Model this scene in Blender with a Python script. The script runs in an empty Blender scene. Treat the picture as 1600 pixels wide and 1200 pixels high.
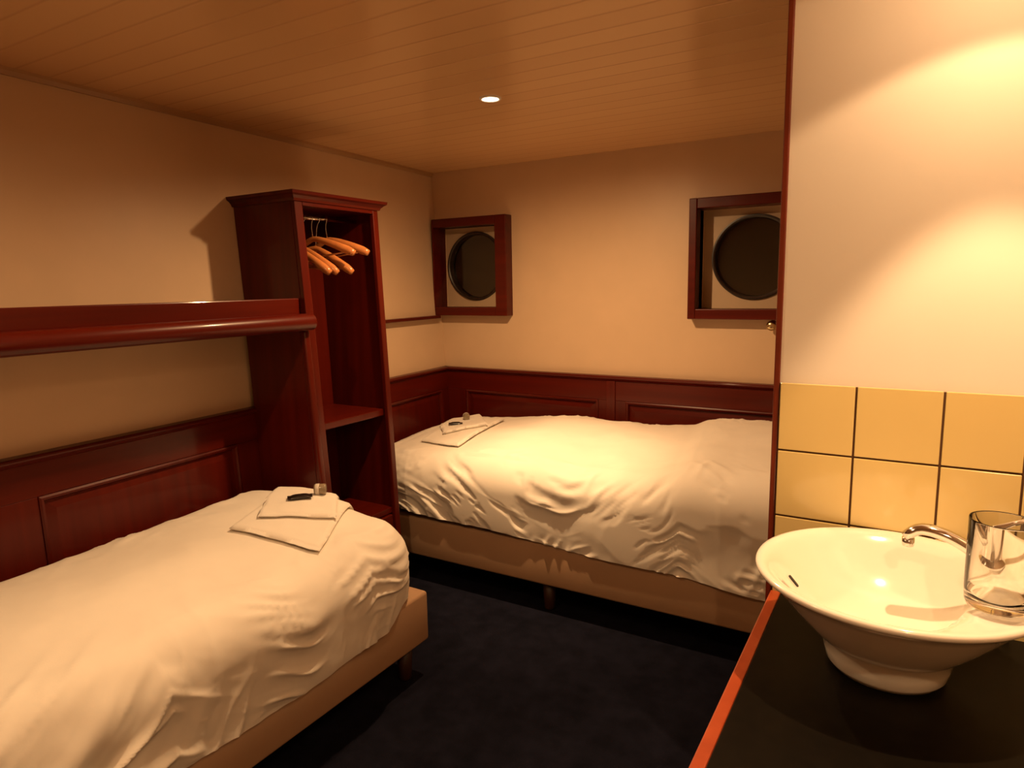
import bpy, bmesh, math, random
from mathutils import Vector, Matrix, noise
from mathutils.bvhtree import BVHTree

S = bpy.context.scene
PI = math.pi

# ------------------------------------------------------------------ camera
def build_camera():
    yaw, pitch, roll = (math.radians(a) for a in (30.772, -8.344, -0.993))
    fw = Vector((-math.sin(yaw) * math.cos(pitch), math.cos(yaw) * math.cos(pitch), math.sin(pitch)))
    rt = Vector((math.cos(yaw), math.sin(yaw), 0))
    up = rt.cross(fw)
    r2 = math.cos(roll) * rt + math.sin(roll) * up
    u2 = -math.sin(roll) * rt + math.cos(roll) * up
    cam = bpy.data.cameras.new('camera')
    cam.sensor_width = 36.0
    cam.lens = 1051.5 / 1600 * 36.0
    cam.clip_start = 0.02
    o = bpy.data.objects.new('camera', cam)
    S.collection.objects.link(o)
    m = Matrix((r2, u2, -fw)).transposed().to_4x4()
    m.translation = Vector((2.5168, -3.4067, 1.43))
    o.matrix_world = m
    S.camera = o
build_camera()

# ------------------------------------------------------------------ world, exposure
w = bpy.data.worlds.new('world')
S.world = w
w.use_nodes = True
w.node_tree.nodes['Background'].inputs[0].default_value = (0.002, 0.002, 0.003, 1)
w.node_tree.nodes['Background'].inputs[1].default_value = 1.0
S.view_settings.view_transform = 'Standard'
S.view_settings.look = 'None'
S.view_settings.gamma = 1.0
S.view_settings.use_curve_mapping = False
S.view_settings.exposure = 0.0
S.cycles.max_bounces = 12
S.cycles.diffuse_bounces = 8
S.cycles.sample_clamp_indirect = 4.0

# the lamps (their light is made in make_downlight): place, beam watts, spill watts
H = 2.112                                             # ceiling height
LAMPS = [
    ((1.135, -1.206), 92, 84, 52, 'round recessed ceiling downlight above the far bed'),
    ((1.12, -2.72), 21, 29, 62, 'round recessed ceiling downlight above the near bed'),
    ((2.655, -1.985), 54, 9, 63, 'round recessed ceiling downlight above the white washbasin'),
    ((2.88, -3.30), 8, 29, 90, 'added fill lamp shaped as a round ceiling downlight near the right wall'),  # added fill lamp, out of view, brightens partition, basin and near bed
]
LAMP_COLOUR = (1.0, 0.60, 0.285)

# ------------------------------------------------------------------ materials
def mat(name):
    m = bpy.data.materials.new(name)
    m.use_nodes = True
    nt = m.node_tree
    return m, nt, nt.nodes['Principled BSDF']

def noise_mix(nt, b, c1, c2, scale=(4, 4, 4), detail=3, bump=0.0, bump_scale=None, dist=0.002, rough=None):
    tc = nt.nodes.new('ShaderNodeTexCoord')
    mp = nt.nodes.new('ShaderNodeMapping')
    mp.inputs['Scale'].default_value = scale
    nz = nt.nodes.new('ShaderNodeTexNoise')
    nz.inputs['Scale'].default_value = 1.0
    nz.inputs['Detail'].default_value = detail
    cr = nt.nodes.new('ShaderNodeValToRGB')
    cr.color_ramp.elements[0].position = 0.3
    cr.color_ramp.elements[1].position = 0.7
    cr.color_ramp.elements[0].color = (*c1, 1)
    cr.color_ramp.elements[1].color = (*c2, 1)
    L = nt.links.new
    L(tc.outputs['Object'], mp.inputs['Vector'])
    L(mp.outputs['Vector'], nz.inputs['Vector'])
    L(nz.outputs['Fac'], cr.inputs['Fac'])
    L(cr.outputs['Color'], b.inputs['Base Color'])
    if bump:
        n2 = nz
        if bump_scale:
            n2 = nt.nodes.new('ShaderNodeTexNoise')
            n2.inputs['Scale'].default_value = bump_scale
            n2.inputs['Detail'].default_value = 4
            L(tc.outputs['Object'], n2.inputs['Vector'])
        bp = nt.nodes.new('ShaderNodeBump')
        bp.inputs['Strength'].default_value = bump
        bp.inputs['Distance'].default_value = dist
        L(n2.outputs['Fac'], bp.inputs['Height'])
        L(bp.outputs['Normal'], b.inputs['Normal'])
    return tc

def wood(axis):
    m, nt, b = mat('mahogany_' + axis)
    sc = {'x': (0.9, 26, 26), 'y': (26, 0.9, 26), 'z': (26, 26, 0.9)}[axis]
    noise_mix(nt, b, (0.064, 0.0038, 0.0012), (0.094, 0.0062, 0.0018), sc, 4, bump=0.08, dist=0.001)
    b.inputs['Roughness'].default_value = 0.34
    b.inputs['Specular IOR Level'].default_value = 0.22
    b.inputs['Coat Weight'].default_value = 0.18
    b.inputs['Coat Roughness'].default_value = 0.10
    return m

WX, WY, WZ = wood('x'), wood('y'), wood('z')

def plain(name, col, rough=0.5, metal=0.0, coat=0.0, col2=None, scale=6, bump=0.0, bump_scale=None, dist=0.002):
    m, nt, b = mat(name)
    c2 = col2 or tuple(min(1, c * 1.06) for c in col)
    noise_mix(nt, b, col, c2, (scale,) * 3, 3, bump, bump_scale, dist)
    b.inputs['Roughness'].default_value = rough
    b.inputs['Metallic'].default_value = metal
    b.inputs['Coat Weight'].default_value = coat
    b.inputs['Coat Roughness'].default_value = 0.08
    return m

M_WALL = plain('cream_wall_paint', (0.60, 0.435, 0.285), 0.42, col2=(0.63, 0.455, 0.30), bump=0.05, bump_scale=60)
M_LINING = plain('cream_window_lining', (0.48, 0.35, 0.23), 0.5)
M_PANEL = plain('glossy_white_wall_panel', (0.84, 0.80, 0.745), 0.6, scale=2)
M_SHEET = plain('white_cotton', (0.80, 0.76, 0.69), 0.75, bump=0.12, bump_scale=260, dist=0.001)
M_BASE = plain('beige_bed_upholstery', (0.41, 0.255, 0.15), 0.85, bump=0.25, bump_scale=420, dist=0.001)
M_MATT = plain('mattress_ticking', (0.66, 0.58, 0.47), 0.8, bump=0.2, bump_scale=300, dist=0.001)
M_TOWEL = plain('white_terry', (0.82, 0.78, 0.71), 0.95, bump=0.7, bump_scale=500, dist=0.002)
M_CARPET = plain('navy_carpet', (0.0050, 0.0052, 0.0110), 0.95, col2=(0.0100, 0.0102, 0.0205), scale=14, bump=0.9, bump_scale=380, dist=0.004)
M_CERAMIC = plain('white_ceramic', (0.91, 0.89, 0.84), 0.12, coat=0.6, scale=1)
M_CHROME = plain('chrome', (0.72, 0.70, 0.68), 0.09, metal=1.0)
M_BRASS = plain('brushed_brass', (0.62, 0.48, 0.27), 0.25, metal=1.0)
M_COUNTER = plain('dark_worktop_laminate', (0.0035, 0.0026, 0.0018), 0.42, col2=(0.006, 0.0045, 0.003), scale=30)
M_EDGE = plain('orange_mahogany_edging', (0.34, 0.055, 0.016), 0.35, col2=(0.42, 0.075, 0.022), scale=20, coat=0.3)
M_TILE = plain('yellow_ceramic_tile', (0.77, 0.62, 0.275), 0.16, coat=0.5, col2=(0.80, 0.645, 0.29), scale=3)
M_GROUT = plain('brown_grout', (0.10, 0.045, 0.018), 0.9)
M_DARK = plain('slot_shade_black', (0.012, 0.010, 0.009), 0.5)
M_RING = plain('dark_bronze_ring', (0.020, 0.010, 0.006), 0.4)
M_STEEL = plain('brown_steel_cover', (0.085, 0.055, 0.034), 0.55)
M_HANGER = plain('varnished_beech', (0.42, 0.145, 0.042), 0.3, coat=0.4, col2=(0.52, 0.19, 0.055), scale=25)
M_BEDLEG = plain('stained_beech_leg', (0.035, 0.012, 0.005), 0.45)
M_FOIL = plain('black_glossy_wrapper', (0.012, 0.009, 0.007), 0.28, coat=0.4)
M_SOAP = plain('grey_brown_wrapper', (0.21, 0.16, 0.10), 0.3, coat=0.3, col2=(0.30, 0.24, 0.16), scale=60)
M_LABEL = plain('pale_silver_paper', (0.62, 0.58, 0.52), 0.35)
M_WHITE = plain('white_enamel', (0.80, 0.78, 0.74), 0.35)
M_SHADOW = plain('dark_cavity_paint', (0.02, 0.014, 0.01), 0.8)

for m_, v_ in ((M_CARPET, 0.08), (M_COUNTER, 0.10), (M_PANEL, 0.22)):
    m_.node_tree.nodes['Principled BSDF'].inputs['Specular IOR Level'].default_value = v_

def ceiling_mat():
    m, nt, b = mat('varnished_ceiling_planks')
    L = nt.links.new
    tc = nt.nodes.new('ShaderNodeTexCoord')
    sep = nt.nodes.new('ShaderNodeSeparateXYZ')
    L(tc.outputs['Object'], sep.inputs[0])
    # groove every 0.10 m across y
    mul = nt.nodes.new('ShaderNodeMath'); mul.operation = 'MULTIPLY'; mul.inputs[1].default_value = 1 / 0.10
    fr = nt.nodes.new('ShaderNodeMath'); fr.operation = 'FRACT'
    pp = nt.nodes.new('ShaderNodeMath'); pp.operation = 'PINGPONG'; pp.inputs[1].default_value = 0.5
    mr = nt.nodes.new('ShaderNodeMapRange'); mr.inputs['From Max'].default_value = 0.07
    L(sep.outputs['Y'], mul.inputs[0]); L(mul.outputs[0], fr.inputs[0]); L(fr.outputs[0], pp.inputs[0]); L(pp.outputs[0], mr.inputs['Value'])
    fl = nt.nodes.new('ShaderNodeMath'); fl.operation = 'FLOOR'
    L(mul.outputs[0], fl.inputs[0])
    wn = nt.nodes.new('ShaderNodeTexWhiteNoise'); wn.noise_dimensions = '1D'
    L(fl.outputs[0], wn.inputs['W'])
    cr = nt.nodes.new('ShaderNodeValToRGB')
    cr.color_ramp.elements[0].color = (0.74, 0.47, 0.245, 1)
    cr.color_ramp.elements[1].color = (0.77, 0.50, 0.26, 1)
    L(wn.outputs['Value'], cr.inputs['Fac'])
    mx = nt.nodes.new('ShaderNodeMix'); mx.data_type = 'RGBA'
    mx.inputs['A'].default_value = (0.66, 0.41, 0.215, 1)
    L(mr.outputs['Result'], mx.inputs['Factor']); L(cr.outputs['Color'], mx.inputs['B'])
    L(mx.outputs['Result'], b.inputs['Base Color'])
    bp = nt.nodes.new('ShaderNodeBump'); bp.inputs['Strength'].default_value = 0.35; bp.inputs['Distance'].default_value = 0.002
    L(mr.outputs['Result'], bp.inputs['Height']); L(bp.outputs['Normal'], b.inputs['Normal'])
    b.inputs['Roughness'].default_value = 0.22
    b.inputs['Specular IOR Level'].default_value = 0.6
    return m
M_CEIL = ceiling_mat()

def glass_mat(name, col, rough=0.0):
    m, nt, b = mat(name)
    noise_mix(nt, b, col, col, (3,) * 3)
    b.inputs['Transmission Weight'].default_value = 1.0
    b.inputs['Roughness'].default_value = rough
    b.inputs['IOR'].default_value = 1.48
    return m
M_GLASS = glass_mat('clear_tumbler_glass', (0.98, 0.97, 0.95))
M_PANE = glass_mat('porthole_glass', (0.55, 0.50, 0.42), 0.04)

def lamp_mat():
    m, nt, b = mat('halogen_bulb')
    noise_mix(nt, b, (1, 0.9, 0.7), (1, 0.95, 0.8))
    b.inputs['Emission Color'].default_value = (1.0, 0.83, 0.55, 1)
    b.inputs['Emission Strength'].default_value = 14.0
    return m
M_BULB = lamp_mat()

# ------------------------------------------------------------------ mesh helpers
def box(bm, lo, hi, bev=0.0, seg=2):
    lo, hi = Vector(lo), Vector(hi)
    r = bmesh.ops.create_cube(bm, size=1.0)
    vs = r['verts']
    c, d = (lo + hi) / 2, hi - lo
    for v in vs:
        v.co = Vector((c.x + v.co.x * d.x, c.y + v.co.y * d.y, c.z + v.co.z * d.z))
    if bev:
        es = list({e for v in vs for e in v.link_edges})
        bmesh.ops.bevel(bm, geom=es, offset=bev, segments=seg, profile=0.5, affect='EDGES')

def prism(bm, pts, axis, a, b):
    """extrude a closed 2D outline along an axis from a to b (b may be a list of points for another end)"""
    def P(p, t):
        return {'x': (t, p[0], p[1]), 'y': (p[0], t, p[1]), 'z': (p[0], p[1], t)}[axis]
    A = [bm.verts.new(P(p, a)) for p in pts]
    B = [bm.verts.new(P(p, b)) for p in pts]
    n = len(pts)
    for i in range(n):
        bm.faces.new((A[i], A[(i + 1) % n], B[(i + 1) % n], B[i]))
    bm.faces.new(A[::-1]); bm.faces.new(B)

def lathe(bm, prof, c=(0, 0, 0), n=48, frame=None, cap0=True, cap1=True):
    """revolve (r, h) about z through c; frame = 3x3 matrix turning z elsewhere"""
    rings = []
    for r, h in prof:
        ring = []
        for i in range(n):
            a = 2 * PI * i / n
            p = Vector((r * math.cos(a), r * math.sin(a), h))
            if frame: p = frame @ p
            ring.append(bm.verts.new(p + Vector(c)))
        rings.append(ring)
    for k in range(len(rings) - 1):
        for i in range(n):
            j = (i + 1) % n
            bm.faces.new((rings[k][i], rings[k][j], rings[k + 1][j], rings[k + 1][i]))
    if cap0: bm.faces.new(rings[0][::-1])
    if cap1: bm.faces.new(rings[-1])

def tube(bm, pts, r, n=12, closed=False):
    """sweep a circle (r number, or a list, or (a,b) ellipse list) along points"""
    pts = [Vector(p) for p in pts]
    rings = []
    ref = None
    for k, p in enumerate(pts):
        t = (pts[min(k + 1, len(pts) - 1)] - pts[max(k - 1, 0)]).normalized()
        if ref is None:
            ref = Vector((0, 0, 1)) if abs(t.z) < 0.9 else Vector((1, 0, 0))
        sd = t.cross(ref).normalized(); u = sd.cross(t).normalized(); ref = u
        rr = r[k] if isinstance(r, (list, tuple)) else r
        ra, rb = rr if isinstance(rr, (list, tuple)) else (rr, rr)
        rings.append([bm.verts.new(p + sd * ra * math.cos(2 * PI * i / n) + u * rb * math.sin(2 * PI * i / n)) for i in range(n)])
    for k in range(len(rings) - 1):
        for i in range(n):
            j = (i + 1) % n
            bm.faces.new((rings[k][i], rings[k][j], rings[k + 1][j], rings[k + 1][i]))
    bm.faces.new(rings[0][::-1]); bm.faces.new(rings[-1])

def arc(cx, cy, r, a0, a1, n):
    return [(cx + r * math.cos(math.radians(a0 + (a1 - a0) * i / n)), cy + r * math.sin(math.radians(a0 + (a1 - a0) * i / n))) for i in range(n + 1)]

def wloc(o):
    l = Vector(o.location)
    while o.parent:
        o = o.parent; l = l + Vector(o.location)
    return l

def obj(name, bm, m, parent=None, fn=None, smooth=False, origin=None):
    if fn:
        for v in bm.verts: v.co = Vector(fn(v.co))
    bmesh.ops.recalc_face_normals(bm, faces=bm.faces[:])
    me = bpy.data.meshes.new(name)
    if origin is None:
        if parent: origin = wloc(parent)
        else:
            lo = [min(v.co[i] for v in bm.verts) for i in range(3)]
            hi = [max(v.co[i] for v in bm.verts) for i in range(3)]
            origin = Vector(((lo[0] + hi[0]) / 2, (lo[1] + hi[1]) / 2, lo[2]))
    origin = Vector(origin)
    for v in bm.verts: v.co -= origin
    bm.to_mesh(me); bm.free()
    me.materials.append(m)
    if smooth:
        for p in me.polygons: p.use_smooth = True
    o = bpy.data.objects.new(name, me)
    S.collection.objects.link(o)
    if parent:
        o.parent = parent
        o.location = origin - wloc(parent)
    else:
        o.location = origin
    return o

def smooth_angle(o, deg=35):
    me = o.data
    for p in me.polygons: p.use_smooth = True
    me.set_sharp_from_angle(angle=math.radians(deg))
    return o

def thing(name, label, cat, loc, group=None):
    o = bpy.data.objects.new(name, None)
    o.empty_display_size = 0.05
    S.collection.objects.link(o)
    o.location = loc
    return tag(o, label, cat, group)

def tag(o, label, cat, group=None):
    o['label'] = label; o['category'] = cat
    if group: o['group'] = group
    return o

def struct(o, label=None):
    o['kind'] = 'structure'
    if label: o['label'] = label
    return o

def boxes(*bs, bev=0.002):
    bm = bmesh.new()
    for lo, hi in bs: box(bm, lo, hi, bev)
    return bm

# the left wall follows the hull: it converges with the room axis and flares outward with height
def LWX(y, z): return 0.066 * min(-y, 2.62) - 0.055 * (z - 0.99)
def LW(co):          # x of the input is the offset from the wall
    return (LWX(co[1], co[2]) + co[0], co[1], co[2])

# ------------------------------------------------------------------ room shell
YF, XR = -4.3, 2.95
struct(obj('floor', boxes(((-0.4, YF, -0.1), (XR + 0.1, 0.3, 0)), bev=0), M_CARPET))
struct(obj('ceiling', boxes(((-0.4, YF, H), (XR + 0.1, 0.3, H + 0.1)), bev=0), M_CEIL, origin=(0, 0, H)))
bm = bmesh.new(); box(bm, (-0.12, YF, 0), (0, -2.62, H)); box(bm, (-0.12, -2.62, 0), (0, 0.012, H))
struct(obj('wall_left', bm, M_WALL, fn=LW))
# back wall with two square window openings
W1 = (-0.008, 0.428, 1.305, 1.780)     # inner opening x0, x1, z0, z1
W2 = (1.588, 2.090, 1.298, 1.782)
bm = bmesh.new()
for lo, hi in (((-0.4, 0, 0), (XR, 0.1, W2[2])), ((-0.4, 0, W2[3]), (XR, 0.1, H)), ((-0.4, 0, W2[2]), (W1[0], 0.1, W2[3])),
               ((W1[1], 0, W2[2]), (W2[0], 0.1, W2[3])), ((W2[1], 0, W2[2]), (XR, 0.1, W2[3])),
               ((W1[0], 0, W2[2]), (W1[1], 0.1, W1[2])), ((W1[0], 0, W1[3]), (W1[1], 0.1, W2[3]))):
    box(bm, lo, hi)
struct(obj('wall_back', bm, M_WALL))
struct(obj('wall_right', boxes(((XR, YF, 0), (XR + 0.1, 0.1, H)), bev=0), M_WALL))
struct(obj('wall_front', boxes(((-0.4, YF - 0.1, 0), (XR + 0.1, YF, H)), bev=0), M_WALL))
# partition behind the washbasin
YP, XP = -1.6886, 2.250
struct(obj('wall_partition', boxes(((XP, YP, 0), (XR, YP + 0.05, H)), bev=0), M_PANEL))
bm = boxes(((XP - 0.014, YP - 0.006, 0), (XP, YP + 0.056, H)), bev=0.003)
struct(obj('trim_1', bm, plain('dark_mahogany_trim', (0.15, 0.020, 0.007), 0.35, col2=(0.19, 0.026, 0.009), coat=0.3)), 'slim mahogany end trim of the partition beside the washbasin')
# slim trim where left wall meets ceiling
bm = bmesh.new()
for a_, b_ in ((YF, -2.62), (-2.62, 0)):
    prism(bm, [(0, H - 0.022), (0.008, H - 0.022), (0.018, H - 0.010), (0.020, H), (0, H)], 'y', a_, b_)
struct(obj('trim_2', bm, plain('tan_cove_trim', (0.40, 0.24, 0.12), 0.4), fn=LW), 'slim tan cove strip along the ceiling above the left wall')

# ------------------------------------------------------------------ windows
def window(n, op, left_member):
    x0, x1, z0, z1 = op
    root = bpy.data.objects.new('window_%d' % n, None)
    S.collection.objects.link(root); root.location = ((x0 + x1) / 2, 0, z0); struct(root)
    cx, cz = (x0 + x1) / 2, (z0 + z1) / 2 + 0.006
    if n == 1: cx = 0.213
    f = 0.038
    yf, yb = -0.07, 0.06
    xl = x0 - (f if left_member else 0.012)
    fr_, fv = (0.075 if n == 1 else 0.048), 0.050
    bs = [((x0, yf, z1), (x1, yb, z1 + fv)), ((x0, yf, z0 - fv), (x1, yb, z0)), ((x1, yf, z0 - fv), (x1 + fr_, yb, z1 + fv)),
          ((xl, yf, z0 - fv), (x0, yb, z1 + fv))]
    obj('frame', boxes(*bs, bev=0.004), WX, root)
    # cream lining board with a round hole, built as a ring between the square and the circle
    R = 0.206
    bm = bmesh.new()
    N = 96
    X0, X1, Z0, Z1 = x0 - 0.005, x1 + 0.005, z0 - 0.005, z1 + 0.005
    def sq(a):
        dx, dz = math.cos(a), math.sin(a)
        t = min([((X1 - cx) / dx if dx > 1e-9 else (X0 - cx) / dx if dx < -1e-9 else 1e9), ((Z1 - cz) / dz if dz > 1e-9 else (Z0 - cz) / dz if dz < -1e-9 else 1e9)])
        return (cx + dx * t, cz + dz * t)
    angs = sorted([2 * PI * i / N for i in range(N)] + [math.atan2(sz - cz, sx - cx) % (2 * PI) for sx in (X0, X1) for sz in (Z0, Z1)])
    rows = []
    for yy, kind in ((yb, 's'), (yb, 'c'), (yb + 0.05, 'c'), (yb + 0.05, 's')):
        row = []
        for a in angs:
            q = sq(a)
            rr = min(R, 0.985 * math.hypot(q[0] - cx, q[1] - cz))
            p = q if kind == 's' else (cx + rr * math.cos(a), cz + rr * math.sin(a))
            row.append(bm.verts.new((p[0], yy, p[1])))
        rows.append(row)
    m = len(angs)
    for k in range(4):
        A, B = rows[k], rows[(k + 1) % 4]
        for i in range(m):
            j = (i + 1) % m
            bm.faces.new((A[i], A[j], B[j], B[i]))
    obj('lining', bm, M_LINING, root)
    # porthole ring, pane and steel cover beyond
    fr = Matrix(((1, 0, 0), (0, 0, 1), (0, 1, 0)))
    bm = bmesh.new()
    prof = [(0.204, yb - 0.012), (0.204, yb + 0.14), (0.188, yb + 0.14), (0.188, yb + 0.012), (0.190, yb - 0.008), (0.197, yb - 0.013), (0.204, yb - 0.012)]
    lathe(bm, prof, (cx, 0, cz), 72, fr, False, False)
    smooth_angle(obj('porthole_ring', bm, M_RING, root))
    bm = bmesh.new()
    lathe(bm, [(0.1875, yb + 0.022), (0.1875, yb + 0.030)], (cx, 0, cz), 72, fr)
    obj('pane', bm, M_PANE, root)
    bm = bmesh.new()
    lathe(bm, [(0.0, yb + 0.055), (0.10, yb + 0.057), (0.187, yb + 0.050), (0.187, yb + 0.15), (0.0, yb + 0.15)], (cx, 0, cz), 72, fr, False, False)
    bmesh.ops.remove_doubles(bm, verts=bm.verts[:], dist=1e-5)
    smooth_angle(obj('storm_cover', bm, M_STEEL, root))
    return root
window(1, W1, False)
window(2, W2, True)

# ------------------------------------------------------------------ wainscot panelling
ZW = 0.936
def panel_set(y0, y1, z0, z1, stile_y):
    """raised field with a moulded border, in (offset, along, z) space"""
    bm = bmesh.new()
    def frame(i0, i1, o0, o1):
        A = [(o0, y0 + i0, z0 + i0), (o0, y1 - i0, z0 + i0), (o0, y1 - i0, z1 - i0), (o0, y0 + i0, z1 - i0)]
        B = [(o1, y0 + i1, z0 + i1), (o1, y1 - i1, z0 + i1), (o1, y1 - i1, z1 - i1), (o1, y0 + i1, z1 - i1)]
        A = [bm.verts.new(p) for p in A]; B = [bm.verts.new(p) for p in B]
        for i in range(4): bm.faces.new((A[i], A[(i + 1) % 4], B[(i + 1) % 4], B[i]))
    frame(0.000, 0.000, 0.016, 0.030)
    frame(0.000, 0.006, 0.030, 0.033)
    frame(0.006, 0.014, 0.033, 0.030)
    frame(0.014, 0.020, 0.030, 0.016)
    frame(0.020, 0.050, 0.016, 0.023)
    i = 0.050
    bm.faces.new([bm.verts.new(p) for p in ((0.023, y0 + i, z0 + i), (0.023, y1 - i, z0 + i), (0.023, y1 - i, z1 - i), (0.023, y0 + i, z1 - i))])
    bmesh.ops.remove_doubles(bm, verts=bm.verts[:], dist=1e-5)
    return bm

def wainscot(n, length, fn, panels, dark, wl, wp):
    """along runs 0..length; panels = list of (start, end)"""
    root = bpy.data.objects.new('trim_%d' % n, None)
    S.collection.objects.link(root); root.location = Vector(fn((0, 0, 0))); struct(root)
    obj('backing', boxes(((0, 0, 0.0), (0.016, length, ZW - 0.02)), bev=0), wp, root, fn)
    bm = bmesh.new()
    prism(bm, [(0, ZW - 0.028), (0.026, ZW - 0.028), (0.034, ZW - 0.020)] + [(0.038 + 0.008 * math.cos(a), ZW - 0.009 + 0.009 * math.sin(a)) for a in (-1.2, -0.6, 0, 0.6, 1.2)] + [(0.03, ZW), (0, ZW)], 'y', 0, length)
    obj('cap_rail', bm, wl, root, fn)
    zt = 0.80
    obj('top_rail', boxes(((0.016, 0, zt), (0.026, length, ZW - 0.028))), wl, root, fn)
    obj('bottom_rail', boxes(((0.016, 0, 0.0), (0.026, length, 0.16))), wl, root, fn)
    last = 0
    for a, b in panels + [(length, None)]:
        if a - last > 0.01:
            obj('stile', boxes(((0.016, last, 0.16), (0.026, a, zt))), WZ, root, fn)
        if b is None: break
        obj('panel', panel_set(a, b, 0.16, zt, None), wp, root, fn)
        last = b
    for a, b in dark:
        obj('pilaster', boxes(((0.026, a, 0.0), (0.034, b, ZW - 0.028))), WZ, root, fn)
    return root
# left wall: along = -y
def FL(c): return (LWX(-c[1], c[2]) + c[0], -c[1], c[2])
wainscot(3, 2.62, FL, [(0.10, 0.92), (1.655, 2.42)], [], WY, WZ)
def FL2(c): return FL((c[0], c[1] + 2.62, c[2]))
wainscot(5, 1.60, FL2, [(0.03, 0.80), (0.97, 1.55)], [], WY, WZ)
def FB(c): return (c[1] - 0.0, -c[0], c[2])
wainscot(4, 2.90, FB, [(0.175, 1.055), (1.215, 2.10), (2.20, 2.8)], [(1.105, 1.155)], WX, WX)

# thin ledge on the left wall behind the wardrobe
bm = bmesh.new(); box(bm, (0, -1.05, 1.238), (0.045, -0.072, 1.256), 0.004)
tag(obj('wall_ledge', bm, WY, fn=LW), 'thin dark wooden ledge on the wall between wardrobe and corner porthole', 'ledge')

# small brass knob under the right-hand porthole
t = thing('coat_peg', 'small round brass peg on the wall under the larger porthole window', 'coat peg', (1.945, 0, 1.219))
fr = Matrix(((1, 0, 0), (0, 0, -1), (0, 1, 0)))        # z -> -y (sign fixed below)
def knob(prof):
    bm = bmesh.new()
    lathe(bm, [(r, h) for r, h in prof], (1.945, 0, 1.219), 32, Matrix(((1, 0, 0), (0, 0, -1), (0, 1, 0))))
    return bm
obj('backplate', knob([(0.024, 0), (0.024, 0.004), (0.020, 0.007)]), M_BRASS, t, smooth=True)
obj('peg_head', knob([(0.008, 0.007), (0.008, 0.022), (0.018, 0.028), (0.024, 0.038), (0.022, 0.048), (0.010, 0.054)]), M_BRASS, t, smooth=True)

# ------------------------------------------------------------------ lamps
def make_downlight(i):
    (x, y), beam, spill, half, label = LAMPS[i]
    t = thing('ceiling_downlight', label, 'downlight', (x, y, H), 'recessed ceiling downlights')
    bm = bmesh.new()
    lathe(bm, [(0.030, H - 0.002), (0.031, H - 0.006), (0.036, H - 0.007), (0.040, H - 0.004), (0.041, H)], (x, y, 0), 40, None, False, False)
    obj('trim_ring', bm, M_WHITE, t, smooth=True)
    bm = bmesh.new()
    lathe(bm, [(0.0, H - 0.009), (0.015, H - 0.008), (0.026, H - 0.004), (0.030, H - 0.001)], (x, y, 0), 40, None, False, False)
    bmesh.ops.remove_doubles(bm, verts=bm.verts[:], dist=1e-5)
    obj('bulb', bm, M_BULB, t, smooth=True)
    lights = [('beam', beam, half, 0.35 if i == 2 else 0.9), ('spill', spill, 119 if i == 2 else 168, 0.15 if i == 2 else 0.75)]
    if i == 2: lights.append(('glow', 4.6, 176, 0.05))
    for nm, watts, ang, blend in lights:
        l = bpy.data.lights.new('halogen_' + nm, 'SPOT')
        l.energy = watts; l.color = LAMP_COLOUR
        l.spot_size = math.radians(ang); l.spot_blend = blend
        l.shadow_soft_size = 0.018
        o = bpy.data.objects.new('halogen_' + nm, l)
        S.collection.objects.link(o)
        o.parent = t; o.location = (0, 0, -0.03)
        if i == 0: o.rotation_euler = (math.radians(15 if nm == 'beam' else 5), 0, 0)       # swivelled toward the far bed
for i in range(len(LAMPS)): make_downlight(i)

# ------------------------------------------------------------------ wardrobe
WT = 0.065
def WF(co):     # leans with the hull
    return (co[0] - WT * (co[2] - 0.95), co[1] + 0.03 * (co[2] - 1.13) * max(0, (co[1] + 1.52) / 0.46), co[2])
t = thing('wardrobe', 'tall narrow open mahogany wardrobe between the two beds', 'wardrobe', (0.25, -1.29, 0))
y0, y1, xf, zt = -1.52, -1.06, 0.475, 1.775
xb = 0.112
obj('side_panel', boxes(((xb, y0, 0), (xf - 0.022, y0 + 0.02, zt))), WZ, t, WF)
obj('side_panel', boxes(((xb, y1 - 0.02, 0), (xf - 0.022, y1, zt))), WZ, t, WF)
obj('back_panel', boxes(((xb, y0 + 0.02, 0), (xb + 0.012, y1 - 0.02, zt))), WZ, t, WF)
obj('stile', boxes(((xf - 0.022, y0, 0), (xf, y0 + 0.040, zt)), bev=0.004), WZ, t, WF)
obj('stile', boxes(((xf - 0.022, y1 - 0.032, 0), (xf, y1, zt)), bev=0.004), WZ, t, WF)
obj('top_board', boxes(((xb, y0 + 0.02, zt - 0.02), (xf - 0.022, y1 - 0.02, zt))), WY, t, WF)
obj('front_rail', boxes(((xf - 0.022, y0 + 0.040, zt - 0.02), (xf, y1 - 0.032, zt))), WY, t, WF)
obj('shelf', boxes(((xb + 0.012, y0 + 0.02, 0.848), (xf - 0.030, y1 - 0.02, 0.878)), bev=0.004), WY, t, WF)
obj('bottom_board', boxes(((xb + 0.012, y0 + 0.02, 0.395), (xf - 0.022, y1 - 0.02, 0.420))), WY, t, WF)
dr = obj('drawer', boxes(((xf - 0.040, y0 + 0.045, 0.10), (xf - 0.012, y1 - 0.037, 0.390)), bev=0.004), WY, t, WF)
obj('plinth', boxes(((xb + 0.02, y0 + 0.02, 0), (xf - 0.045, y1 - 0.02, 0.095))), WY, t, WF)
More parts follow.
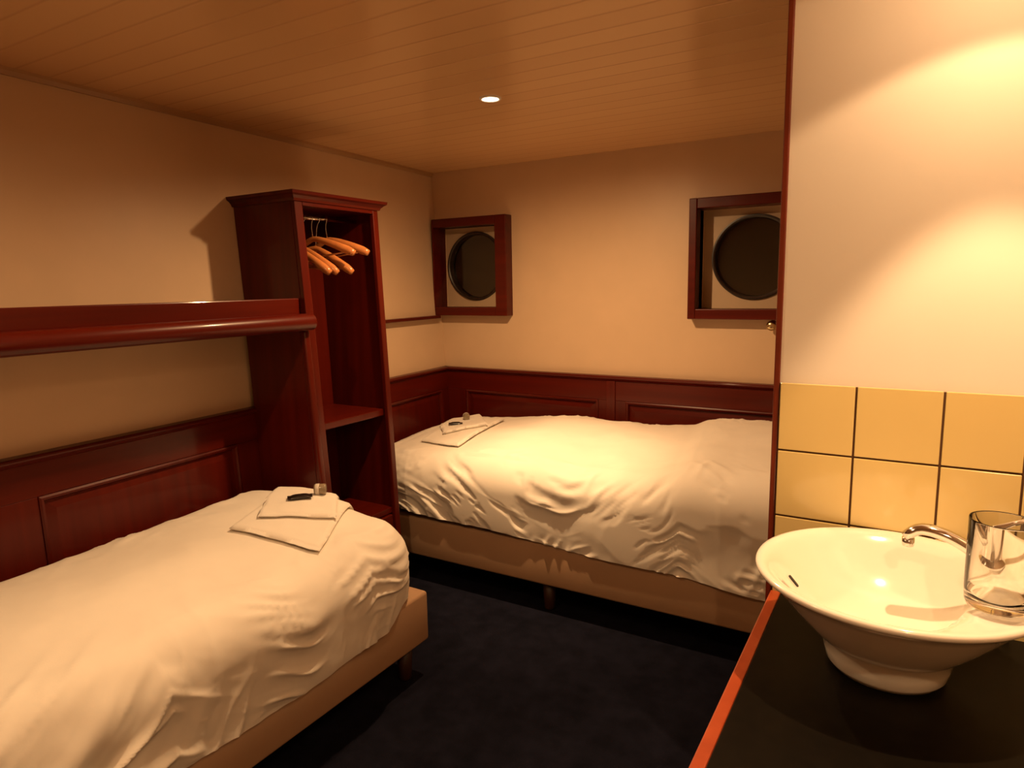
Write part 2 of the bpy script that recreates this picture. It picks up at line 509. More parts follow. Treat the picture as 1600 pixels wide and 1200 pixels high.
# crown moulding swept round three sides
bm = bmesh.new()
prof = [(0.0, 0.0), (0.006, 0.0), (0.010, 0.010), (0.020, 0.020), (0.030, 0.026), (0.032, 0.038), (0.0, 0.038)]
z0 = zt - 0.004
rows = []
for (px, py, sx, sy) in ((xb - 0.05, y0, 0, -1), (xf, y0, 1, -1), (xf, y1, 1, 1), (xb - 0.05, y1, 0, 1)):
    rows.append([bm.verts.new((px + sx * o, py + sy * o, z0 + h)) for o, h in prof])
for a, b in zip(rows, rows[1:]):
    for i in range(len(prof) - 1): bm.faces.new((a[i], a[i + 1], b[i + 1], b[i]))
n = len(prof)
bm.faces.new([r[-2] for r in rows])
obj('crown', bm, WY, t, WF)
zr, xr = 1.725, 0.356
bm = bmesh.new(); tube(bm, [WF((xr, y0 + 0.02, zr)), WF((xr, y1 - 0.02, zr))], 0.0085, 16)
obj('hanging_rail', bm, M_CHROME, t, smooth=True)
XRL = WF((xr, -1.3, zr))[0]

# clothes hangers
def hanger_arm_pts():
    pts, rad = [], []
    n = 28
    for i in range(n + 1):
        u = -1 + 2 * i / n
        a = abs(u)
        pts.append((0.172 * u, 0.026 * a ** 2, -0.085 * a ** 1.35))
        k = 0.75 + 0.55 * a - 0.5 * max(0, a - 0.88) / 0.12 * 0.9
        rad.append((0.0070 + 0.0075 * a * (1 if a < .93 else .75), 0.015 * k))
    return pts, rad
def make_hanger(label, neck):
    h = thing('clothes_hanger', label, 'clothes hanger', (0, 0, 0), 'wooden hangers on the wardrobe rail')
    pts, rad = hanger_arm_pts()
    bm = bmesh.new(); tube(bm, [(p[0], p[1], p[2] - neck) for p in pts], rad, 14)
    a = obj('arms', bm, M_HANGER, h, smooth=True)
    # hook: round the rail at the origin
    ho = []
    for i in range(15):
        an = math.radians(-35 + 215 * i / 14)
        ho.append((0.0145 * math.cos(an), 0, 0.0 + 0.0145 * math.sin(an)))
    ho = ho[::-1]
    ho = ho[:]                                # ends at lower right
    pts2 = [Vector(p) for p in ho] 
    pts2 = pts2 + [Vector((0.004, 0, -0.024)), Vector((0, 0, -0.045)), Vector((0, 0, 0.007 - neck))]
    bm = bmesh.new(); tube(bm, pts2, 0.0018, 8)
    obj('hook', bm, M_CHROME, h, smooth=True)
    bm = bmesh.new(); tube(bm, [(-0.150, 0.019, -neck - 0.058), (-0.150, 0.019, -neck - 0.074), (0.150, 0.019, -neck - 0.074), (0.150, 0.019, -neck - 0.058)], 0.0040, 8)
    obj('trouser_bar', bm, M_HANGER, h, smooth=True)
    return h
HANG = [(-1.418, 10, 8, 0, 'wooden hanger nearest the wardrobe side panel, hanging low'),
        (-1.377, 11, 8, 0, 'second wooden hanger from the wardrobe side panel, hanging low'),
        (-1.336, 12, -7, 1, 'middle wooden hanger of the five on the wardrobe rail, hanging high'),
        (-1.296, 12, 7, 0, 'second wooden hanger from the far end of the row, hanging low'),
        (-1.256, 13, -8, 1, 'wooden hanger farthest along the wardrobe rail, hanging high')]
protos = {}
for y, rz, tilt, kind, label in HANG:
    if kind not in protos:
        h = protos[kind] = make_hanger(label, (0.125, 0.088)[kind])
    else:
        proto = protos[kind]
        h = proto.copy(); S.collection.objects.link(h)
        for ch in list(proto.children):
            c = ch.copy(); S.collection.objects.link(c); c.parent = h
        h['label'] = label
    h.location = (XRL, y, zr)
    h.rotation_euler = (0, math.radians(tilt), math.radians(rz))

# ------------------------------------------------------------------ wall shelf over the near bed
t = thing('bed_shelf', 'long mahogany shelf with rounded front edge on the left wall above the near bed', 'shelf', (0.3, -2.5, 0))
ya, yb_ = -1.522, -4.0
def SF(co): return (co[0] + 0.035 * (-co[1] - 1.52), co[1], co[2])
bm = bmesh.new(); box(bm, (0.10, yb_, 1.290), (0.472, ya, 1.325), 0.001)
for v in bm.verts:
    if v.co.x < 0.2: v.co.x = LWX(v.co.y, v.co.z) + 0.003 - 0.035 * (-v.co.y - 1.52)
obj('board', bm, WY, t, SF)
bm = bmesh.new()
outline = [(0.472, 1.268)] + arc(0.478, 1.301, 0.033, -90, 90, 12) + [(0.455, 1.334), (0.455, 1.3255), (0.472, 1.3255)]
prism(bm, outline, 'y', yb_, ya - 0.0)
smooth_angle(obj('nosing', bm, WY, t, SF), 50)
bm = bmesh.new()
box(bm, (0.400, yb_, 1.3255), (0.422, ya, 1.394), 0.004)
obj('upstand_rail', bm, WY, t, SF)
# bed-end panel carrying the shelf
def PF(co): return (co[0] - 0.072 * (co[2] - 0.95), co[1], co[2])
bm = bmesh.new(); box(bm, (0.14, -1.548, 0.02), (0.462, -1.523, 1.2895), 0.002)
for v in bm.verts:
    if v.co.x < 0.2: v.co.x = LWX(v.co.y, v.co.z) + 0.03 + 0.072 * (v.co.z - 0.95)
obj('support_panel', bm, WZ, t, PF)
bm = bmesh.new(); box(bm, (0.4625, -1.554, 0.02), (0.492, -1.521, 1.268), 0.010, 4)
smooth_angle(obj('support_post', bm, WZ, t, PF), 50)

# ------------------------------------------------------------------ beds
def sstep(a, b, x):
    t = max(0.0, min(1.0, (x - a) / (b - a))); return t * t * (3 - 2 * t)

def rrect(hw, hl, rc, n=260):
    """points and normals round a rounded rectangle centred at 0 (x half hw, y half hl), equal steps"""
    rc = min(rc, hw - 1e-4, hl - 1e-4)
    segs = []
    per = 4 * (hw - rc) + 4 * (hl - rc) + 2 * PI * rc
    out = []
    def at(s):
        parts = [('l', (hw, -hl + rc), (0, 1), 2 * (hl - rc), (1, 0)), ('a', (hw - rc, hl - rc), 0), ('l', (hw - rc, hl), (-1, 0), 2 * (hw - rc), (0, 1)),
                 ('a', (-hw + rc, hl - rc), 90), ('l', (-hw, hl - rc), (0, -1), 2 * (hl - rc), (-1, 0)), ('a', (-hw + rc, -hl + rc), 180),
                 ('l', (-hw + rc, -hl), (1, 0), 2 * (hw - rc), (0, -1)), ('a', (hw - rc, -hl + rc), 270)]
        for p in parts:
            L = p[3] if p[0] == 'l' else rc * PI / 2
            if s <= L:
                if p[0] == 'l':
                    return (p[1][0] + p[2][0] * s, p[1][1] + p[2][1] * s), p[4]
                a = math.radians(p[2]) + s / rc
                return (p[1][0] + rc * math.cos(a), p[1][1] + rc * math.sin(a)), (math.cos(a), math.sin(a))
            s -= L
        return (hw, -hl + rc), (1, 0)
    for i in range(n):
        s = per * i / n
        p, nn = at(s)
        out.append((p, nn, s))
    return out

def ridge(v, k=3.0):
    return (1 - abs(v)) ** k

def make_duvet(x0, x1, y0, y1, ztop, zbot, R, fold, seed, rc=0.012):
    """puffy quilt: flat crowned top rolling over its rim and hanging down; ztop/zbot are functions of x, y"""
    cx, cy, hw, hl = (x0 + x1) / 2, (y0 + y1) / 2, (x1 - x0) / 2, (y1 - y0) / 2
    N = 720
    per = rrect(hw - R, hl - R, rc, N)
    bm = bmesh.new()
    rows = []
    off = Vector((seed * 13.7, seed * 5.1, seed * 2.3))
    # inner rings
    d = hw - R if hw < hl else hl - R
    steps = [1.0, 0.95, 0.9, 0.84, 0.78, 0.72, 0.66, 0.6, 0.54, 0.48, 0.42, 0.36, 0.31, 0.26, 0.21, 0.17, 0.13, 0.09, 0.06, 0.03, 0.0]
    def top_pt(p, q):
        ins = d * q
        x = max(-(hw - R - ins), min(hw - R - ins, p[0])) if q < 1 else max(-(hw - R - d), min(hw - R - d, p[0]))
        y = max(-(hl - R - ins), min(hl - R - ins, p[1])) if q < 1 else max(-(hl - R - d), min(hl - R - d, p[1]))
        return x, y
    for q in steps:
        row = []
        for p, nn, s in per:
            # inset by scaling toward the medial segment
            mx, my = top_pt(p, 1.0)
            x, y = mx + (p[0] - mx) * (1 - q), my + (p[1] - my) * (1 - q)
            X, Y = cx + x, cy + y
            z = ztop(X, Y)
            row.append((Vector((X, Y, z)), Vector((0, 0, 1)), s, -d * q * 0.9))
        rows.append(row)
    drops = [(math.radians(a), 0) for a in range(4, 91, 4)]
    nd = 40
    for a, _ in drops:
        row = []
        for p, nn, s in per:
            X0, Y0 = cx + p[0], cy + p[1]
            z = ztop(X0, Y0)
            row.append((Vector((X0 + nn[0] * R * math.sin(a), Y0 + nn[1] * R * math.sin(a), z - R * (1 - math.cos(a)))),
                        Vector((nn[0] * math.sin(a), nn[1] * math.sin(a), math.cos(a))), s, R * a))
        rows.append(row)
    for k in range(1, nd + 1):
        row = []
        for p, nn, s in per:
            X0, Y0 = cx + p[0], cy + p[1]
            zt_ = ztop(X0, Y0) - R
            X, Y = X0 + nn[0] * R, Y0 + nn[1] * R
            zb = zbot(X, Y)
            f = k / nd
            tuck = 0.006 * f ** 3
            row.append((Vector((X - nn[0] * tuck, Y - nn[1] * tuck, zt_ + (zb - zt_) * f)), Vector((nn[0], nn[1], 0)), s, R * PI / 2 + (zt_ - zb) * f))
        rows.append(row)
    vr = []
    for row in rows:
        r = []
        for co, nn, s, t in row:
            dsp = fold(co, nn, s, t, off)
            if t > R * 0.9: dsp = max(dsp, -0.010)
            if abs(nn[1]) > 0.35 and co.y > -1.75: dsp = min(dsp, 0.004)
            r.append(bm.verts.new(co + nn * dsp))
        vr.append(r)
    for k in range(len(vr) - 1):
        for i in range(N):
            j = (i + 1) % N
            bm.faces.new((vr[k][i], vr[k][j], vr[k + 1][j], vr[k + 1][i]))
    bmesh.ops.remove_doubles(bm, verts=vr[0], dist=0.0004)
    bmesh.ops.dissolve_degenerate(bm, dist=1e-5, edges=bm.edges[:])
    return bm

def bed_fold(axis, centres, slant, amp, zone, w3=0.90, w4=0.30):
    """creases that slant down toward the nearest gather, broken up by warping and patches"""
    N3 = noise.noise
    def fold(co, nn, s, t, off):
        al = co.x if axis == 'x' else co.y
        d = 0.013 * N3(co * 2.3 + off) + 0.004 * N3(co * 6.5 + off)
        q = Vector((co.x, co.y, 0))
        d += 0.0016 * (ridge(N3(q * 5.0 + off * 2), 6) - 0.15) + 0.0012 * (ridge(N3(Vector((co.x * 4 + co.y * 9, co.y * 5 - co.x * 8, 0)) + off), 5) - 0.15)
        m = sstep(zone[0], zone[1], t) * (1 - 0.75 * abs(nn.x if axis == 'x' else nn.y))
        if m > 0:
            c = min(centres, key=lambda g: abs(g - al))
            w1 = 0.10 * N3(Vector((al * 2.2, t * 2.6, 3.0)) + off) + 0.03 * N3(Vector((al * 7, t * 7, 5.0)) + off)
            v = slant * math.sqrt((al - c) ** 2 + 0.012)
            u = t + v + w1
            k1 = sstep(-0.25, 0.30, N3(Vector((al * 2.6, t * 3.2, 14.4)) + off))
            k2 = sstep(-0.15, 0.35, N3(Vector((al * 4.1, t * 4.6, 24.4)) + off))
            k3 = sstep(-0.05, 0.35, N3(Vector((al * 3.3, t * 3.9, 34.4)) + off))
            f1 = ridge(N3(Vector((u * 11.0, al * 1.6, 0.7)) + off), 4.0) - 0.35
            f2 = ridge(N3(Vector((u * 22.0, al * 3.4, 1.9)) + off), 4.0) - 0.35
            f3 = ridge(N3(Vector(((t * 0.55 + (al - c) * 0.8 + w1) * 17.0, (t - al) * 2.4, 2.9)) + off), 5.0) - 0.30
            f4 = ridge(N3(Vector((u * 40.0 + al * 6, al * 9.0, 3.9)) + off), 3.5) - 0.35
            d += m * amp * (1.05 * k1 * f1 + 0.85 * k2 * f2 + w3 * k3 * f3 + w4 * (k2 + k3) * f4)
            d += m * 0.012 * N3(Vector((al * 3.0, t * 4.2, 9)) + off) + m * 0.004 * N3(Vector((al * 13, t * 15, 2)) + off)
        return d
    return fold

# near bed along the left wall
def b1_top(x, y):
    z = 0.645 - 0.035 * sstep(0.62, 1.0, x) - 0.020 * sstep(-1.75, -1.5, y) + 0.010 * math.sin((y + 1.6) * 2.1)
    return z
def b1_bot(x, y):
    z = 0.272 + 0.006 * math.sin(y * 9)
    e = max(sstep(-1.83, -1.69, y), sstep(-3.28, -3.42, y))
    return z + (0.338 - z) * e
bm = make_duvet(0.205, 1.062, -3.52, -1.563, b1_top, b1_bot, 0.145, bed_fold('y', [-1.60, -2.12, -3.0], 0.62, 0.017, (-0.14, 0.24), 0.45, 0.10), 5.0, rc=0.04)
for v in bm.verts:                        # the wall side follows the converging panelling
    lft = LWX(v.co.y, v.co.z) + 0.052
    v.co.x = 1.062 - (1.062 - v.co.x) * (1.062 - lft) / (1.062 - 0.205)
duvet1 = obj('duvet', bm, M_SHEET, smooth=True)
tag(duvet1, 'rumpled white duvet covering the near bed under the shelf', 'duvet', 'white duvets')

# far bed along the back wall
def b2_top(x, y):
    z = 0.640 + 0.045 * sstep(0.25, 1.2, x) + 0.040 * sstep(1.55, 1.9, x) + 0.012 * math.sin(x * 3.1)
    z += (0.018 + 0.030 * sstep(0.4, 1.0, x) + 0.022 * sstep(1.35, 1.75, x)) * (0.45 + 0.55 * sstep(-0.62, -0.15, y)) * sstep(0.15, 0.5, x)
    z += 0.014 * sstep(1.60, 1.68, x + 0.15 * y) * (1 - sstep(1.70, 1.85, x + 0.15 * y))
    z -= 0.035 * sstep(0.45, 0.9, -y)
    z -= 0.035 * sstep(0.32, 0.06, x)
    return z
def b2_bot(x, y):
    z = 0.355 - 0.045 * (x - 0.6) + 0.006 * math.sin(x * 8)
    return z + max(0, 0.338 - z) * max(sstep(2.15, 2.21, x), sstep(0.40, 0.25, x))
bm = make_duvet(0.112, 2.365, -0.980, -0.058, b2_top, b2_bot, 0.150, bed_fold('x', [1.30, 2.3], 0.60, 0.019, (-0.10, 0.22)), 2.0)
duvet2 = obj('duvet', bm, M_SHEET, smooth=True)
tag(duvet2, 'rumpled white duvet covering the far bed under the portholes', 'duvet', 'white duvets')

def make_bed(name, label, x0, x1, y0, y1, legs):
    t = thing(name, label, 'bed', ((x0 + x1) / 2, (y0 + y1) / 2, 0), 'single beds')
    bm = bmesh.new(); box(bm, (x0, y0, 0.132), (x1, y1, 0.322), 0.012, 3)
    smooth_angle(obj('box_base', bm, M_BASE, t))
    bm = bmesh.new(); box(bm, (x0 + 0.09, y0 + 0.09, 0.323), (x1 - 0.08, y1 - 0.09, 0.490), 0.06, 4)
    smooth_angle(obj('mattress', bm, M_MATT, t))
    for lx, ly in legs:
        bm = bmesh.new(); lathe(bm, [(0.020, 0.0), (0.024, 0.01), (0.030, 0.132)], (lx, ly, 0), 24)
        obj('leg', bm, M_BEDLEG, t, smooth=True)
    return t
make_bed('single_bed', 'single bed with beige base on short legs below the left wall shelf', 0.285, 1.038, -3.49, -1.556,
         [(0.985, -1.64), (0.985, -3.42), (0.31, -1.64), (0.31, -3.42)])
make_bed('single_bed', 'single bed with beige base along the back wall under the portholes', 0.145, 2.33, -0.957, -0.082,
         [(1.20, -0.90), (2.27, -0.90), (0.19, -0.90), (2.27, -0.12), (0.19, -0.12), (1.20, -0.12)])

# ------------------------------------------------------------------ towels and toiletries
def bvh_of(o):
    d = bpy.context.evaluated_depsgraph_get()
    vs = [o.location + v.co for v in o.data.vertices]
    return BVHTree.FromPolygons(vs, [list(p.vertices) for p in o.data.polygons])

def towel(corner_pts, bvhs, thick, layers=2, n=(26, 34), sd=0.0):
    """folded towel draped on what lies below; corners A,B,C,D (x,y) going round"""
    A, B, C_, D = (Vector((*p, 0)) for p in corner_pts)
    nu, nv = n
    def ground(x, y):
        zs = []
        for b in bvhs:
            for ex, ey in ((0, 0), (0.006, 0), (-0.006, 0), (0, 0.006), (0, -0.006)):
                h = b.ray_cast(Vector((x + ex, y + ey, 1.1)), Vector((0, 0, -1)))
                if h[0] is not None: zs.append(h[0].z + (0.0 if (ex or ey) else 0.0006))
        return max(zs) if zs else 0.6
    base = [[None] * (nv + 1) for _ in range(nu + 1)]
    for i in range(nu + 1):
        for j in range(nv + 1):
            u, v = i / nu, j / nv
            p = A * (1 - u) * (1 - v) + B * u * (1 - v) + C_ * u * v + D * (1 - u) * v
            # soft outline
            p.x += 0.005 * noise.noise(Vector((u * 4, v * 4, sd))); p.y += 0.005 * noise.noise(Vector((u * 4, v * 4, sd + 7)))
            base[i][j] = (p.x, p.y, ground(p.x, p.y))
    bm = bmesh.new()
    def prof(k, m):                       # rounded rim of one folded layer
        return math.sin(PI * k / m), (1 - math.cos(PI * k / m)) / 2
    lay = thick / layers
    for L in range(layers):
        shr = 0.004 * L
        top = [[None] * (nv + 1) for _ in range(nu + 1)]; bot = [[None] * (nv + 1) for _ in range(nu + 1)]
        ctr = (A + B + C_ + D) / 4
        for i in range(nu + 1):
            for j in range(nv + 1):
                x, y, z = base[i][j]
                x += (ctr.x - x) * shr * 3; y += (ctr.y - y) * shr * 3
                e = min(i / nu, 1 - i / nu) * 0.4; e = min(e, min(j / nv, 1 - j / nv) * 0.5)
                k = min(1.0, e / 0.011)
                k = math.sqrt(max(0, 1 - (1 - k) ** 2))
                w = 0.0015 * noise.noise(Vector((x * 22, y * 22, L + sd)))
                top[i][j] = bm.verts.new((x, y, z + lay * L + lay * (0.5 + 0.49 * k) + 0.0006 + w))
                bot[i][j] = bm.verts.new((x, y, z + lay * L + lay * (0.5 - 0.49 * k) + 0.0006 + (w if L else 0)))
        for i in range(nu):
            for j in range(nv):
                bm.faces.new((top[i][j], top[i + 1][j], top[i + 1][j + 1], top[i][j + 1]))
                bm.faces.new((bot[i][j], bot[i][j + 1], bot[i + 1][j + 1], bot[i + 1][j]))
        ring = [(i, 0) for i in range(nu)] + [(nu, j) for j in range(nv)] + [(i, nv) for i in range(nu, 0, -1)] + [(0, j) for j in range(nv, 0, -1)]
        for q in range(len(ring)):
            a, b = ring[q], ring[(q + 1) % len(ring)]
            bm.faces.new((top[a[0]][a[1]], bot[a[0]][a[1]], bot[b[0]][b[1]], top[b[0]][b[1]]))
    return bm

bv1, bv2 = bvh_of(duvet1), bvh_of(duvet2)
G = 'folded white towels on the beds'
TB1 = [(0.62, -2.06), (0.950, -1.98), (0.720, -1.585), (0.40, -1.63)]
ta = tag(obj('bath_towel', towel(TB1, [bv1], 0.020, 1, sd=1), M_TOWEL, smooth=True), 'larger folded white towel lying on the near bed', 'towel', G)
bva = bvh_of(ta)
TS1 = [(0.645, -1.965), (0.845, -1.80), (0.615, -1.555), (0.415, -1.72)]
tb = tag(obj('hand_towel', towel(TS1, [bv1, bva], 0.017, 1, sd=2), M_TOWEL, smooth=True), 'smaller folded white towel on top of the towel on the near bed', 'towel', G)
TB2 = [(0.37, -0.735), (0.665, -0.815), (0.610, -0.29), (0.30, -0.25)]
tc_ = tag(obj('bath_towel', towel(TB2, [bv2], 0.020, 1, sd=3), M_TOWEL, smooth=True), 'larger folded white towel lying on the far bed', 'towel', G)
bvc = bvh_of(tc_)
TS2 = [(0.46, -0.665), (0.635, -0.50), (0.44, -0.27), (0.26, -0.42)]
td = tag(obj('hand_towel', towel(TS2, [bv2, bvc], 0.017, 1, sd=4), M_TOWEL, smooth=True), 'smaller folded white towel on top of the towel on the far bed', 'towel', G)
bvb, bvd = bvh_of(tb), bvh_of(td)

def zon(b, x, y):
    h = b.ray_cast(Vector((x, y, 1.2)), Vector((0, 0, -1)))
    return h[0].z if h[0] is not None else 0.68

def packet(x, y, rz, z, label, sc=1.0):
    """flat wrapped sachet with crimped ends"""
    t = thing('toiletry_packet', label, 'packet', (x, y, z), 'small black packets')
    bm = bmesh.new()
    L, Wd, T = 0.036 * sc, 0.021 * sc, 0.0085 * sc
    nu, nv = 16, 10
    rows = {}
    for s_ in (1, -1):
        for i in range(nu + 1):
            for j in range(nv + 1):
                u, v = -1 + 2 * i / nu, -1 + 2 * j / nv
                hgt = T * max(0.06, (1 - abs(u) ** 4)) * max(0.06, (1 - abs(v) ** 3))
                rows[(s_, i, j)] = bm.verts.new((u * L, v * Wd, T + s_ * hgt))
        for i in range(nu):
            for j in range(nv):
                q = (rows[(s_, i, j)], rows[(s_, i + 1, j)], rows[(s_, i + 1, j + 1)], rows[(s_, i, j + 1)])
                bm.faces.new(q if s_ > 0 else q[::-1])
    ring = [(i, 0) for i in range(nu)] + [(nu, j) for j in range(nv)] + [(i, nv) for i in range(nu, 0, -1)] + [(0, j) for j in range(nv, 0, -1)]
    for q in range(len(ring)):
        a, b = ring[q], ring[(q + 1) % len(ring)]
        bm.faces.new((rows[(1, *a)], rows[(-1, *a)], rows[(-1, *b)], rows[(1, *b)]))
    obj('wrapper', bm, M_FOIL, t, smooth=True, origin=(0, 0, 0)).location = (0, 0, 0)
    for sx in (-1, 1):
        bm = bmesh.new(); box(bm, (sx * L * 1.10 - L * 0.11, -Wd * 0.9, T - 0.0008), (sx * L * 1.10 + L * 0.11, Wd * 0.9, T + 0.0008))
        obj('crimped_end', bm, M_FOIL, t, origin=(0, 0, 0)).location = (0, 0, 0)
    t.rotation_euler = (0, 0, math.radians(rz))
    return t

def soap(x, y, rz, z, label, r=0.020, h=0.045):
    """little wrapped round soap lying on its side, pale band round the near end"""
    t = thing('wrapped_soap', label, 'soap', (x, y, z), 'small wrapped soaps')
    fr = Matrix(((0, 0, 1), (1, 0, 0), (0, 1, 0)))
    bm = bmesh.new()
    lathe(bm, [(r * 0.5, -h / 2), (r * 0.92, -h / 2 + 0.002), (r, -h / 2 + 0.006), (r, h / 2 - 0.006), (r * 0.92, h / 2 - 0.002), (r * 0.5, h / 2)], (0, 0, r), 32, fr)
    smooth_angle(obj('wrapper', bm, M_SOAP, t, origin=(0, 0, 0))).location = (0, 0, 0)
    bm = bmesh.new()
    lathe(bm, [(r + 0.0002, -h * 0.36), (r + 0.0008, -h * 0.34), (r + 0.0008, -h * 0.06), (r + 0.0002, -h * 0.04)], (0, 0, r), 32, fr, False, False)
    o = obj('paper_band', bm, M_LABEL, t, smooth=True, origin=(0, 0, 0)); o.location = (0, 0, 0)
    o['label'] = 'pale paper band'
    t.rotation_euler = (0, 0, math.radians(rz))
    return t
p = (0.640, -1.775); packet(*p, 50, zon(bvb, *p), 'small flat black packet on the towels of the near bed')
p = (0.660, -1.695); soap(*p, 36, zon(bvb, *p), 'small grey-brown wrapped soap on the towels of the near bed')
p = (0.445, -0.525); packet(*p, 36, zon(bvd, *p), 'small flat black packet on the towels of the far bed', 0.85)
p = (0.440, -0.415); soap(*p, -50, zon(bvd, *p), 'small brown wrapped soap on the towels of the far bed', 0.018, 0.040)

# ------------------------------------------------------------------ vanity
ZC = 0.659
t = thing('vanity_unit', 'dark worktop with an orange wooden edge under the washbasin', 'vanity', (2.6, -2.2, 0))
x0, x1, yv0, yv1 = XP + 0.024, XR - 0.002, -2.72, -1.7025
obj('worktop', boxes(((x0, yv0, ZC - 0.035), (x1, yv1, ZC)), bev=0.002), M_COUNTER, t)
bm = boxes(((XP, yv0 - 0.022, ZC - 0.037), (x0, yv1, ZC + 0.002)), ((x0, yv0 - 0.022, ZC - 0.037), (x1, yv0, ZC + 0.002)), bev=0.003)
obj('wooden_edging', bm, M_EDGE, t)
obj('cabinet', boxes(((XP + 0.02, yv0 + 0.03, 0.07), (x1, yv1, ZC - 0.036))), WZ, t)
for k in range(2):
    xa = XP + 0.025 + k * 0.335
    d = obj('door', boxes(((xa, yv0 + 0.008, 0.09), (xa + 0.33, yv0 + 0.029, ZC - 0.05)), bev=0.003), WZ, t)
    bm = bmesh.new(); lathe(bm, [(0.006, 0), (0.006, 0.012), (0.014, 0.018), (0.012, 0.026)], (xa + (0.29 if k == 0 else 0.04), yv0 + 0.008, 0.50), 20, Matrix(((1, 0, 0), (0, 0, -1), (0, 1, 0))))
    obj('knob', bm, M_BRASS, d, smooth=True)

# tiled splashback: tiles on a grout bed
t = thing('tiled_splashback', 'rows of yellow glazed wall tiles with brown joints behind the washbasin', 'tiles', (2.6, YP, ZC))
ZT, TS = 1.187, 0.165
obj('grout', boxes(((XP + 0.001, YP - 0.007, ZC - 0.04), (x1 + 0.001, YP - 0.0005, ZT - 0.002)), bev=0), M_GROUT, t)
bm = bmesh.new()
xs = [XP + 0.001, 2.4167, 2.4167 + 0.1705, 2.735, 2.905, XR - 0.001]
g = 0.0022
zrow = [ZT, ZT - 0.1650, ZT - 0.3300, ZC - 0.04]
for a, b in zip(xs, xs[1:]):
    for c, d in zip(zrow, zrow[1:]):
        if c - d > 0.02:
            box(bm, (a + g, YP - 0.012, d + g), (b - g, YP - 0.0071, c - (g if c != ZT else 0)), 0.0016, 2)
obj('tiles', bm, M_TILE, t)

# washbasin
BX, BY, BZ = 2.510, -1.953, ZC + 0.0008
t = thing('washbasin', 'round white ceramic vessel basin standing on the dark worktop', 'washbasin', (BX, BY, BZ))
bm = bmesh.new()
outer = [(0.0, 0.0), (0.085, 0.0), (0.100, 0.003), (0.108, 0.014), (0.113, 0.035), (0.119, 0.058), (0.132, 0.070), (0.160, 0.098), (0.192, 0.134), (0.216, 0.163), (0.232, 0.180), (0.243, 0.186), (0.249, 0.191), (0.2505, 0.196), (0.248, 0.2005), (0.242, 0.2015)]
inner = [(0.232, 0.199), (0.222, 0.192), (0.208, 0.178), (0.190, 0.157), (0.165, 0.129), (0.135, 0.104), (0.100, 0.086), (0.060, 0.076), (0.022, 0.072)]
NB = 96
rings = []
ang = math.radians(18)
for idx, (r, h) in enumerate(outer + inner):
    ring = []
    for i in range(NB):
        a = 2 * PI * i / NB
        x, y = r * math.cos(a), r * math.sin(a)
        z = h
        if idx >= len(outer):                      # tap ledge on the right of the bowl
            xl = x * math.cos(ang) - y * math.sin(ang)
            k = sstep(0.112, 0.150, xl)
            z = z + (0.199 - z) * k
        ring.append(bm.verts.new((BX + x, BY + y, BZ + z)))
    rings.append(ring)
for k in range(len(rings) - 1):
    for i in range(NB):
        j = (i + 1) % NB
        if outer[0][0] == 0 and k == 0:
            continue
        bm.faces.new((rings[k][i], rings[k][j], rings[k + 1][j], rings[k + 1][i]))
bmesh.ops.delete(bm, geom=rings[0], context='VERTS')
bm.faces.new(rings[1][::-1]); bm.faces.new(rings[-1])
obj('bowl', bm, M_CERAMIC, t, smooth=True)
bm = bmesh.new(); lathe(bm, [(0.0, 0.0705), (0.008, 0.0765), (0.016, 0.0775), (0.021, 0.0745), (0.021, 0.0705)], (BX, BY, BZ), 32, None, False, False)
bmesh.ops.remove_doubles(bm, verts=bm.verts[:], dist=1e-5)
obj('drain', bm, M_CHROME, t, smooth=True)
# overflow slot on the inner left face
rr, hh = 0.1765, 0.1425
a = math.radians(180)
ctr = Vector((BX + rr * math.cos(a), BY + rr * math.sin(a), BZ + hh))
rad = Vector((math.cos(a), math.sin(a), 0)); tang = Vector((-math.sin(a), math.cos(a), 0))
slope = (rad * 0.043 + Vector((0, 0, 0.049))).normalized()
nrm = tang.cross(slope).normalized()
if nrm.dot(Vector((0, 0, 1))) < 0: nrm = -nrm
bm = bmesh.new()
top, low = [], []
for p in arc(0.010, 0, 0.0042, -90, 90, 8) + arc(-0.010, 0, 0.0042, 90, 270, 8):
    q = ctr + slope * p[0] + tang * p[1]
    top.append(bm.verts.new(q + nrm * 0.0022)); low.append(bm.verts.new(q - nrm * 0.004))
bm.faces.new(top); bm.faces.new(low[::-1])
for i in range(len(top)): bm.faces.new((top[i], low[i], low[(i + 1) % len(top)], top[(i + 1) % len(top)]))
o = obj('overflow_slot', bm, M_DARK, t); o['label'] = 'dark overflow slot'  # raised black capsule stands for the shade inside the slot

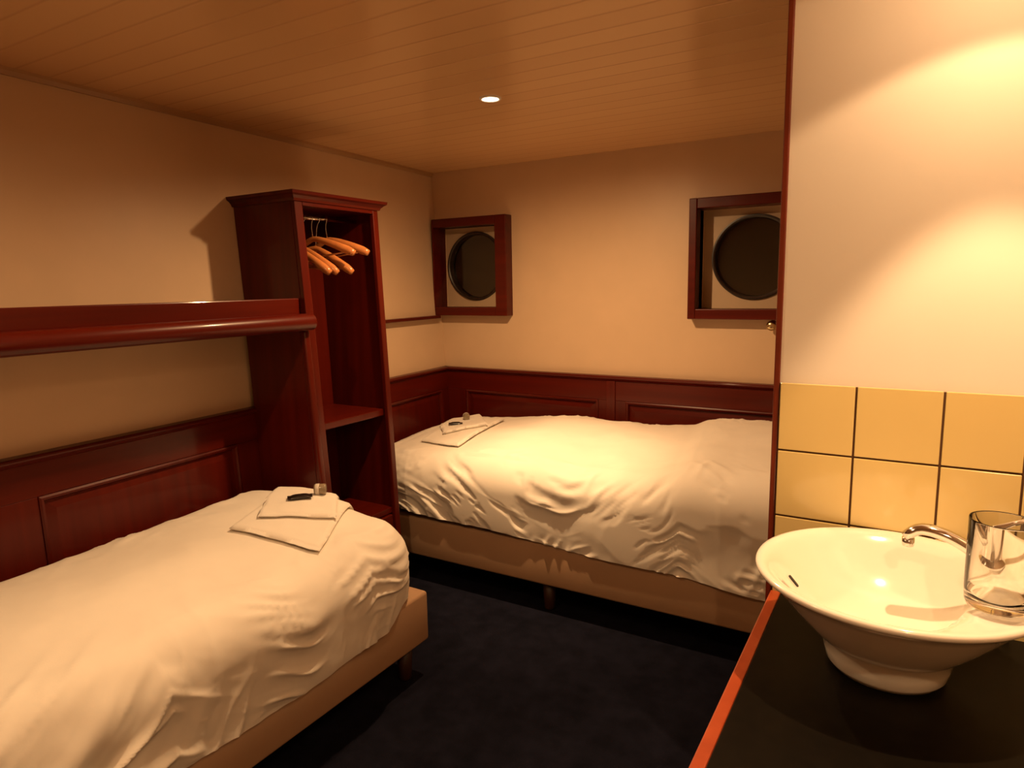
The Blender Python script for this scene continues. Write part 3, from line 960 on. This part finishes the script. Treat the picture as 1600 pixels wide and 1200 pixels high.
# tap on the ledge
TX, TY, TZ = 2.672, -1.892, BZ + 0.1995
t = thing('basin_tap', 'chrome mixer tap arching over the right side of the washbasin', 'tap', (TX, TY, TZ))
bm = bmesh.new(); lathe(bm, [(0.024, 0.0), (0.025, 0.004), (0.021, 0.009), (0.0185, 0.014), (0.0185, 0.062), (0.020, 0.066), (0.020, 0.074), (0.012, 0.080)], (TX, TY, TZ), 32)
smooth_angle(obj('body', bm, M_CHROME, t), 40)
bm = bmesh.new()
sp = []
for i in range(15):
    u = i / 14
    sp.append((TX - 0.012 - 0.128 * u, TY + 0.012 * u, TZ + 0.036 + 0.062 * u * (1.55 - u) * 1.05 - 0.020 * max(0, u - 0.75) * 4 * max(0, u - 0.75) * 4 * 0.9))
tube(bm, sp, [(0.0165 - 0.002 * i / 14, 0.0130 - 0.002 * i / 14) for i in range(15)], 16)
obj('spout', bm, M_CHROME, t, smooth=True)
bm = bmesh.new(); lathe(bm, [(0.0100, -0.017), (0.0112, -0.014), (0.0112, 0.0)], (sp[-1][0] + 0.004, sp[-1][1], sp[-1][2] - 0.002), 20)
obj('aerator', bm, M_CHROME, t, smooth=True)
bm = bmesh.new(); tube(bm, [(TX, TY, TZ + 0.078), (TX + 0.004, TY, TZ + 0.088), (TX + 0.030, TY + 0.002, TZ + 0.100), (TX + 0.062, TY + 0.004, TZ + 0.106)], [(0.010, 0.008), (0.010, 0.007), (0.0075, 0.005), (0.006, 0.004)], 12)
obj('lever', bm, M_CHROME, t, smooth=True)

# tumbler on the basin ledge
GX, GY, GZ = 2.672, -2.030, BZ + 0.2022
bm = bmesh.new()
ro, ri, hg = 0.0500, 0.0484, 0.156
prof = [(0.0, 0.0), (0.042, 0.0), (0.046, 0.002), (0.0480, 0.008), (ro - 0.0006, 0.03), (ro, hg - 0.002), (ro - 0.0005, hg), (ri + 0.0005, hg), (ri, hg - 0.002), (ri - 0.0006, 0.030), (0.0440, 0.017), (0.034, 0.0135), (0.0, 0.0135)]
lathe(bm, prof, (GX, GY, GZ), 64, None, False, False)
bmesh.ops.remove_doubles(bm, verts=bm.verts[:], dist=1e-6)
o = obj('glass_tumbler', bm, M_GLASS, smooth=True)
tag(o, 'clear glass tumbler with thick base on the right rim of the washbasin', 'drinking glass')
